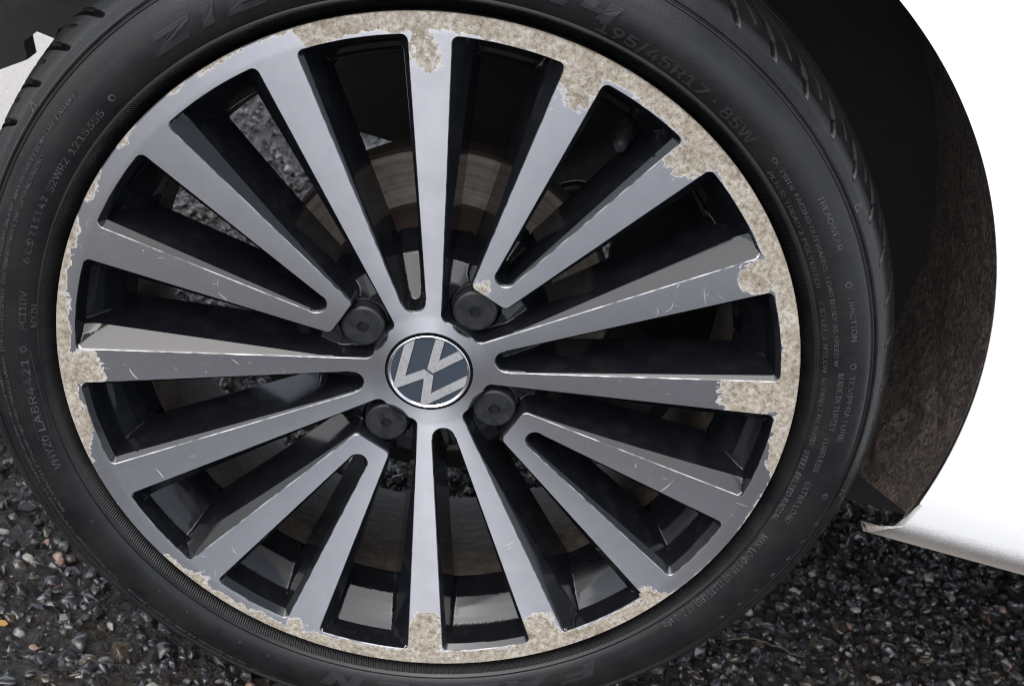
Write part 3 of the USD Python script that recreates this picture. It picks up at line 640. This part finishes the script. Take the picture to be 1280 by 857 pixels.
for L, a0, a1 in ((LF, 136, 143), (LA, 144, 151.5), (LL, 152.5, 158.5), (LK, 159.5, 166.5), (LE, 167.5, 174), (LN, 175, 182)):
    outline([L], a0, a1, 0.2492, 0.0112)
word('195/45R17', 6.6, 23.2, 0.2474, 0.0064, 0.0007, M_letter, True)
word('·', 24.4, 24.8, 0.2474, 0.0064, 0.0007, M_letter, True)
word('85W', 26.1, 32.2, 0.2474, 0.0064, 0.0007, M_letter, True)
word('TREADWEAR', 43.2, 51.2, 0.2640, 0.0034)
word('TRACTION', 58.0, 64.8, 0.2636, 0.0034)
word('TEMPERATURE', 70.0, 80.4, 0.2630, 0.0034)
word('OUTSIDE FACING OUTWARDS', 35.5, 53.5, 0.2532, 0.0026)
word('LOAD INDEX 85 SPEED W', 54.5, 68.5, 0.2532, 0.0026)
word('MADE IN TURKEY', 69.6, 79.0, 0.2560, 0.0034)
word('TUBELESS', 80.0, 86.0, 0.2545, 0.0032); word('EXTRA LOAD', 88.0, 95.6, 0.2532, 0.0038)
word('PLIES: TREAD 1 POLYESTER', 37.0, 56.0, 0.2470, 0.0025); word('2 STEEL 1 NYLON', 58.0, 69.5, 0.2470, 0.0025); word('SIDEWALL 1 POLYESTER', 70.5, 82.0, 0.2470, 0.0025)
word('STEEL BELTED RADIAL', 83.0, 96.4, 0.2458, 0.0030)
word('MAX. LOAD 515 KG (1135 LBS) AT 340 kPa', 99.3, 122.8, 0.2462, 0.0042)
word('0 2 1 5 1 4 2', -84.6, -77.2, 0.2515, 0.0036); word('S2WR2', -76.2, -70.6, 0.2505, 0.0040); word('1215355', -69.6, -62.0, 0.2500, 0.0040)
word('6', -87.8, -86.9, 0.2512, 0.0036); word('E3', -86.3, -84.4, 0.2512, 0.0032)
word('PCI1DV', -98.4, -92.2, 0.2500, 0.0040); word('MYZH', -98.0, -94.4, 0.2445, 0.0030)
word('LA8R4421', -115.2, -103.2, 0.2502, 0.0046); word('VHYZ', -122.0, -117.2, 0.2505, 0.0046)
word('SAFETY WARNING: SERIOUS INJURY MAY RESULT FROM TIRE FAILURE', -98.5, -62.5, 0.2678, 0.0022)
word('EXPLOSION OF TIRE RIM ASSEMBLY IMPROPER MOUNTING', -99.0, -72.0, 0.2632, 0.0022)
word('TIRE FAILURE DUE TO UNDERINFLATION OVERLOADING FOLLOW OWNERS MANUAL', -143.0, -99.5, 0.2690, 0.0022)
word('ONLY SPECIALLY TRAINED PERSONS SHOULD MOUNT TIRES', -129.0, -99.5, 0.2645, 0.0022)
word('NEVER EXCEED 40 PSI TO SEAT BEADS', -166.5, -145.0, 0.2690, 0.0022)
def sidewall_poly(p, depth, a0, rb, material, name='sidewall_mark'):
    ms = []
    for g in getattr(p, 'geoms', [p]):
        m = trimesh.creation.extrude_polygon(g, depth, engine='earcut'); V = np.array(m.vertices); a = math.radians(a0) + V[:, 0] / rb; r = rb + V[:, 1]
        m.vertices = np.stack([r * np.sin(a), tyre_y(r) + 0.0001 - V[:, 2], r * np.cos(a)], -1); m.invert(); ms.append(m)
    put(wheel, name, cat(ms), material)
cap_ = LineString([(-0.030, 0), (0.030, 0)]).segmentize(0.004).buffer(0.0043); cap_ = cap_.segmentize(0.003)
sidewall_poly(cap_.difference(cap_.buffer(-0.0005)), 0.0006, -109.2, 0.2525, M_letter)
c = Point(0, 0).buffer(0.0036); sidewall_poly(c.difference(c.buffer(-0.0005)), 0.0006, -85.3, 0.2528, M_letter)
for a0, rb in ((56.4, .2655), (68.6, .2650), (89.8, .2700), (-59.6, .2530), (-101.6, .2525), (-116.6, .2525)):
    c = Point(0, 0).buffer(0.0021); sidewall_poly(c.difference(affinity.translate(c.buffer(-0.0007), 0.0003, -0.0002)), 0.0006, a0, rb, M_lettersmall)
for a0 in (94.9, 98.3, 101.6, 105.0, 108.4, 111.8, 115.2):
    rb = 0.2765 - (a0 - 94.9) * 0.00036; c = Point(0, 0).buffer(0.0017); sidewall_poly(c.difference(affinity.translate(c.buffer(-0.0008), 0.0006, 0.0003)), 0.0005, a0, rb, M_lettersmall)
for a0 in (-132.1, -148.1, -153.7, -163.6, -168.8, 170, 30.5, -10): sidewall_poly(Point(0, 0).buffer(0.0011), 0.0009, a0, 0.2525, M_letter, 'vent_nub')
for a0 in (47.6, 89.4, -68.2, 5, -30, -140):
    tr = Polygon([(-.0028, 0), (.0028, 0), (0, .0055)]); sidewall_poly(tr.difference(tr.buffer(-.0007)), 0.0006, a0, 0.2815, M_lettersmall, 'wear_mark')

# ---- small scratches in the machined faces: raised burrs of bright metal
def scratch(x, z, ang, ln, bend, w=0.00032):
    t = np.linspace(0, 1, 12); th = ang + bend * t; c = np.stack([np.cumsum(np.cos(th)), np.cumsum(np.sin(th))], -1) * ln / 12 + (x, z)
    d = np.gradient(c, axis=0); d /= np.linalg.norm(d, axis=1)[:, None]; nn = np.stack([-d[:, 1], d[:, 0]], -1) * (w * np.sin(np.pi * np.clip(t, .06, .94)) ** .5)[:, None]
    A, B = c + nn, c - nn; ok = shapely.contains_xy(S, A[:, 0], A[:, 1]) & shapely.contains_xy(S, B[:, 0], B[:, 1])
    V, F = [], []
    for i in range(11):
        if ok[i] and ok[i + 1]:
            o = len(V); q4 = [A[i], B[i], B[i + 1], A[i + 1]]
            V += [(p[0], yface(np.hypot(*p)) - 0.00006, p[1]) for p in q4]; F += [[o, o + 1, o + 2], [o, o + 2, o + 3]]
    return (np.array(V), np.array(F)) if F else None
sc = []
gs = np.random.default_rng(21)
for k in range(75):
    a = spoke_axes[gs.integers(16)] + gs.normal(0, 0.05); r = 0.085 + 0.14 * gs.random() ** 0.45
    p = P2(r, a); s = scratch(p[0], p[1], gs.uniform(0, 6.28), 0.0006 + 0.012 * gs.random() ** 2.5, gs.normal(0, 1.3), gs.uniform(.00010, .0003))
    if s: sc.append(trimesh.Trimesh(*s, process=False))
for k in range(330):
    a = spoke_axes[gs.integers(16)] + gs.normal(0, 0.05); r = 0.07 + 0.16 * gs.random() ** 0.6; p = P2(r, a); s = scratch(p[0], p[1], gs.uniform(0, 6.28), 0.0004 + 0.006 * gs.random() ** 3, gs.normal(0, .7), gs.uniform(.00005, .00011))
    if s: sc.append(trimesh.Trimesh(*s, process=False))
for a, r, ang, ln, b in ((-9.5 - 17, .19, 1.2, .010, 2.0), (-11 - 17, .2, -.5, .012, 1.5), (3 - 17, .19, .2, .012, -2.2), (25 - 17, .125, 2.2, .012, 2.2), (3 - 17, .2, 2.4, .014, -1.8), (160 - 17, .14, .3, .008, 1), (255 - 17, .13, 1.0, .012, -1.5), (253 - 17, .195, 1.6, .009, 1.0), (272 - 17, .19, -1.2, .01, .8)):
    p = P2(r, math.radians(a)); s = scratch(p[0], p[1], ang, ln, b)
    if s: sc.append(trimesh.Trimesh(*s, process=False))
put(wheel, 'scratches', cat(sc), M_scratch, kind='stuff')

# ---- bolts under black caps with a hexagonal recess
def bolt_cap():
    outer = [(0.0, 0.0), ]
    hexa = Polygon([(0.0042 * math.cos(a), 0.0042 * math.sin(a)) for a in np.arange(6) * math.pi / 3 + 0.2])
    top = Point(0, 0).buffer(0.0122, 48).difference(hexa)
    t = trimesh.creation.extrude_polygon(top, 0.0005, engine='earcut'); v = np.array(t.vertices); t.vertices = np.stack([v[:, 0], -v[:, 2] + 0.0005, v[:, 1]], -1); 
    side = revolve([(0.0122, 0.0), (0.0133, 0.0004), (0.0140, 0.0012), (0.0143, 0.0024), (0.0143, 0.0100), (0.0155, 0.0104), (0.0158, 0.0120)], 72)
    hx = np.array(hexa.exterior.coords)[:-1]; V = np.vstack([np.c_[hx[:, 0], np.full(6, 0.0), hx[:, 1]], np.c_[hx[:, 0], np.full(6, 0.0045), hx[:, 1]]]); F = []
    for i in range(6): F += [[i, (i + 1) % 6, 6 + (i + 1) % 6], [i, 6 + (i + 1) % 6, 6 + i]]
    F += [[6, 6 + i, 7 + i] for i in range(1, 5)]
    lip = hexa.buffer(0.0004).difference(hexa.buffer(-0.00005)); l = trimesh.creation.extrude_polygon(lip, 0.0003, engine='earcut'); v = np.array(l.vertices); l.vertices = np.stack([v[:, 0], -v[:, 2] + 0.0001, v[:, 1]], -1)
    return cat([t, side, trimesh.Trimesh(V, np.array(F), process=False), l])
bc = bolt_cap()
for b in bolts:
    put(wheel, 'bolt_cap', moved(bc, (b[0], 0.0180, b[1])), M_plastic, smooth=35)

# ---- hub centre cap with the badge
YC = 0.0125
put(wheel, 'cap_surround', revolve([(0.0286, 0.0142), (0.0284, 0.0175), (0.0270, 0.0180), (0.0268, 0.0140)], 160), M_capblack, smooth=40)
put(wheel, 'chrome_ring', revolve([(0.0270, YC + 0.004), (0.0268, YC + 0.0006), (0.0262, YC - 0.0002), (0.0256, YC + 0.0001), (0.0246, YC + 0.0011)], 160), M_chrome, smooth=True)
put(wheel, 'badge_face', revolve([(0.0247, YC + 0.0011), (0.012, YC + 0.0009), (0.00001, YC + 0.0008)], 96), M_slate, smooth=True)
RB = 0.0246
vp = LineString([(-.40, 1.1), (0.0, .13), (.40, 1.1)]).buffer(0.118, join_style=2, mitre_limit=8, cap_style=2)
wp = LineString([(-1.15, .98), (-.435, -.75), (0.0, .02), (.435, -.75), (1.15, .98)]).buffer(0.118, join_style=2, mitre_limit=3, cap_style=2)
vp = vp.intersection(sbox(-2, 0.055, 2, 2)); wp = unary_union([wp.difference(sbox(-.3, -.005, .3, .6))])
circ1 = Point(0, 0).buffer(1.0, 96)
def badge(p, y):
    p = affinity.scale(p.intersection(circ1), RB, RB, origin=(0, 0)); p = affinity.rotate(p, -(38 - 17), origin=(0, 0)); ms = []
    for g in getattr(p, 'geoms', [p]):
        m = trimesh.creation.extrude_polygon(g, 0.0007, engine='earcut'); v = np.array(m.vertices); m.vertices = np.stack([v[:, 0], y - v[:, 2], v[:, 1]], -1); m.invert(); ms.append(m)
    return cat(ms)
put(wheel, 'badge_letter', badge(vp, YC + 0.0010), M_badge); put(wheel, 'badge_letter', badge(wp, YC + 0.0010), M_badge)

# ---- valve stem
va = [np.array([0.0718, 0.070, 0.1900]), np.array([0.0712, 0.052, 0.1850]), np.array([0.0702, 0.040, 0.1800]), np.array([0.0692, 0.031, 0.1755]), np.array([0.0690, 0.0285, 0.1745])]
put(wheel, 'valve_stem', tube(va, [0.0062, 0.0055, 0.0048, 0.0046, 0.0030], 16), M_plastic, smooth=40)

# ---- brake disc, caliper, hose
disc = revolve([(0.118, 0.122), (0.1205, 0.1205), (0.1212, 0.112), (0.1205, 0.1025), (0.1185, 0.1015), (0.1180, 0.1020)], 240)
brake = put(car, 'brake_disc', cat([revolve([(0.1182, 0.1022), (0.1, 0.1022), (0.082, 0.1022)], 240)]), M_disc, smooth=True, label='worn brake disc with rusty edge')
put(brake, 'disc_edge', disc, M_rust, smooth=40)
put(brake, 'disc_hat', revolve([(0.0822, 0.1025), (0.080, 0.100), (0.0785, 0.075), (0.074, 0.068), (0.030, 0.066), (0.0001, 0.066)], 160), M_rust, smooth=35)
shade_outline = Point(0, 0).buffer(0.150, 48).intersection(sbox(-0.12, -0.2, 0.2, -0.035)).union(Point(0, 0).buffer(0.11, 48).intersection(sbox(-0.2, -0.2, 0.2, -0.01)))  # added dark sheet standing in for the shade under the car
put(car, 'shade_sheet', sheet(shade_outline, 0.128, 0.002), M_under)
cal = trimesh.creation.box((0.07, 0.075, 0.12)); cal = cal.subdivide().subdivide().subdivide(); cv = np.array(cal.vertices)
cal.vertices = cv * (1 - 0.12 * (np.abs(cv[:, [1]]) / 0.0375) ** 3) + 0.004 * (meshkit.fbm(cv * 60, 3, 4)[:, None] - .5)
M4 = trimesh.transformations.rotation_matrix(math.radians(25), (0, 1, 0)); cal.apply_transform(M4)
put(car, 'brake_caliper', moved(cal, (0.125, 0.13, -0.045)), M_caliper, smooth=40)
hose = np.array([(0.040, 0.20, 0.035), (0.060, 0.205, 0.066), (0.083, 0.208, 0.078), (0.094, 0.21, 0.063), (0.088, 0.215, 0.040), (0.070, 0.22, 0.02)])
from scipy.interpolate import make_interp_spline
hose = make_interp_spline(np.linspace(0, 1, 6), hose, k=3)(np.linspace(0, 1, 40))
put(car, 'brake_hose', tube(hose, 0.0052, 10), M_plastic, smooth=True)
put(car, 'axle_beam', tube(np.array([(0.02, 0.13, 0.0), (0.03, 0.3, -0.0), (0.10, 0.42, 0.02), (0.25, 0.6, 0.03), (0.30, 1.2, 0.03)]), [0.036, 0.036, 0.04, 0.045, 0.045], 20), M_under, smooth=True)

# ================================================================== loose bits on the ground
def tag(p, label, category):
    pr = stage.GetPrimAtPath(p); pr.SetCustomDataByKey('label', label); pr.SetCustomDataByKey('category', category)
lf = Polygon([(-.0035, 0), (-.0018, .002), (.001, .0024), (.004, .0006), (.0024, -.0018), (-.001, -.0024)])
m = trimesh.creation.extrude_polygon(lf, 0.0008, engine='earcut'); m.apply_transform(trimesh.transformations.rotation_matrix(0.35, (1, 0.4, 0)))
lz = float(ground_z(np.array([-0.239]), np.array([0.0055]))[0]) + 0.010
tag(put('/World', 'leaf_fragment', moved(m, (-0.239, 0.0055, lz)), M_leaf), 'tiny yellow leaf fragment on the tarmac at the left edge', 'leaf')
tx = np.linspace(0.345, 0.42, 14); tyy = 0.20 + 0.012 * np.sin((tx - 0.345) * 40); tz = ground_z(tx, tyy) + 0.008 + 0.002 * np.sin((tx - .345) * 90)
tag(put('/World', 'twig', tube(np.stack([tx, tyy, tz], -1), np.linspace(0.00045, 0.00025, 14), 6), M_twig, smooth=True), 'thin pale twig lying on dark tarmac under the sill', 'twig')
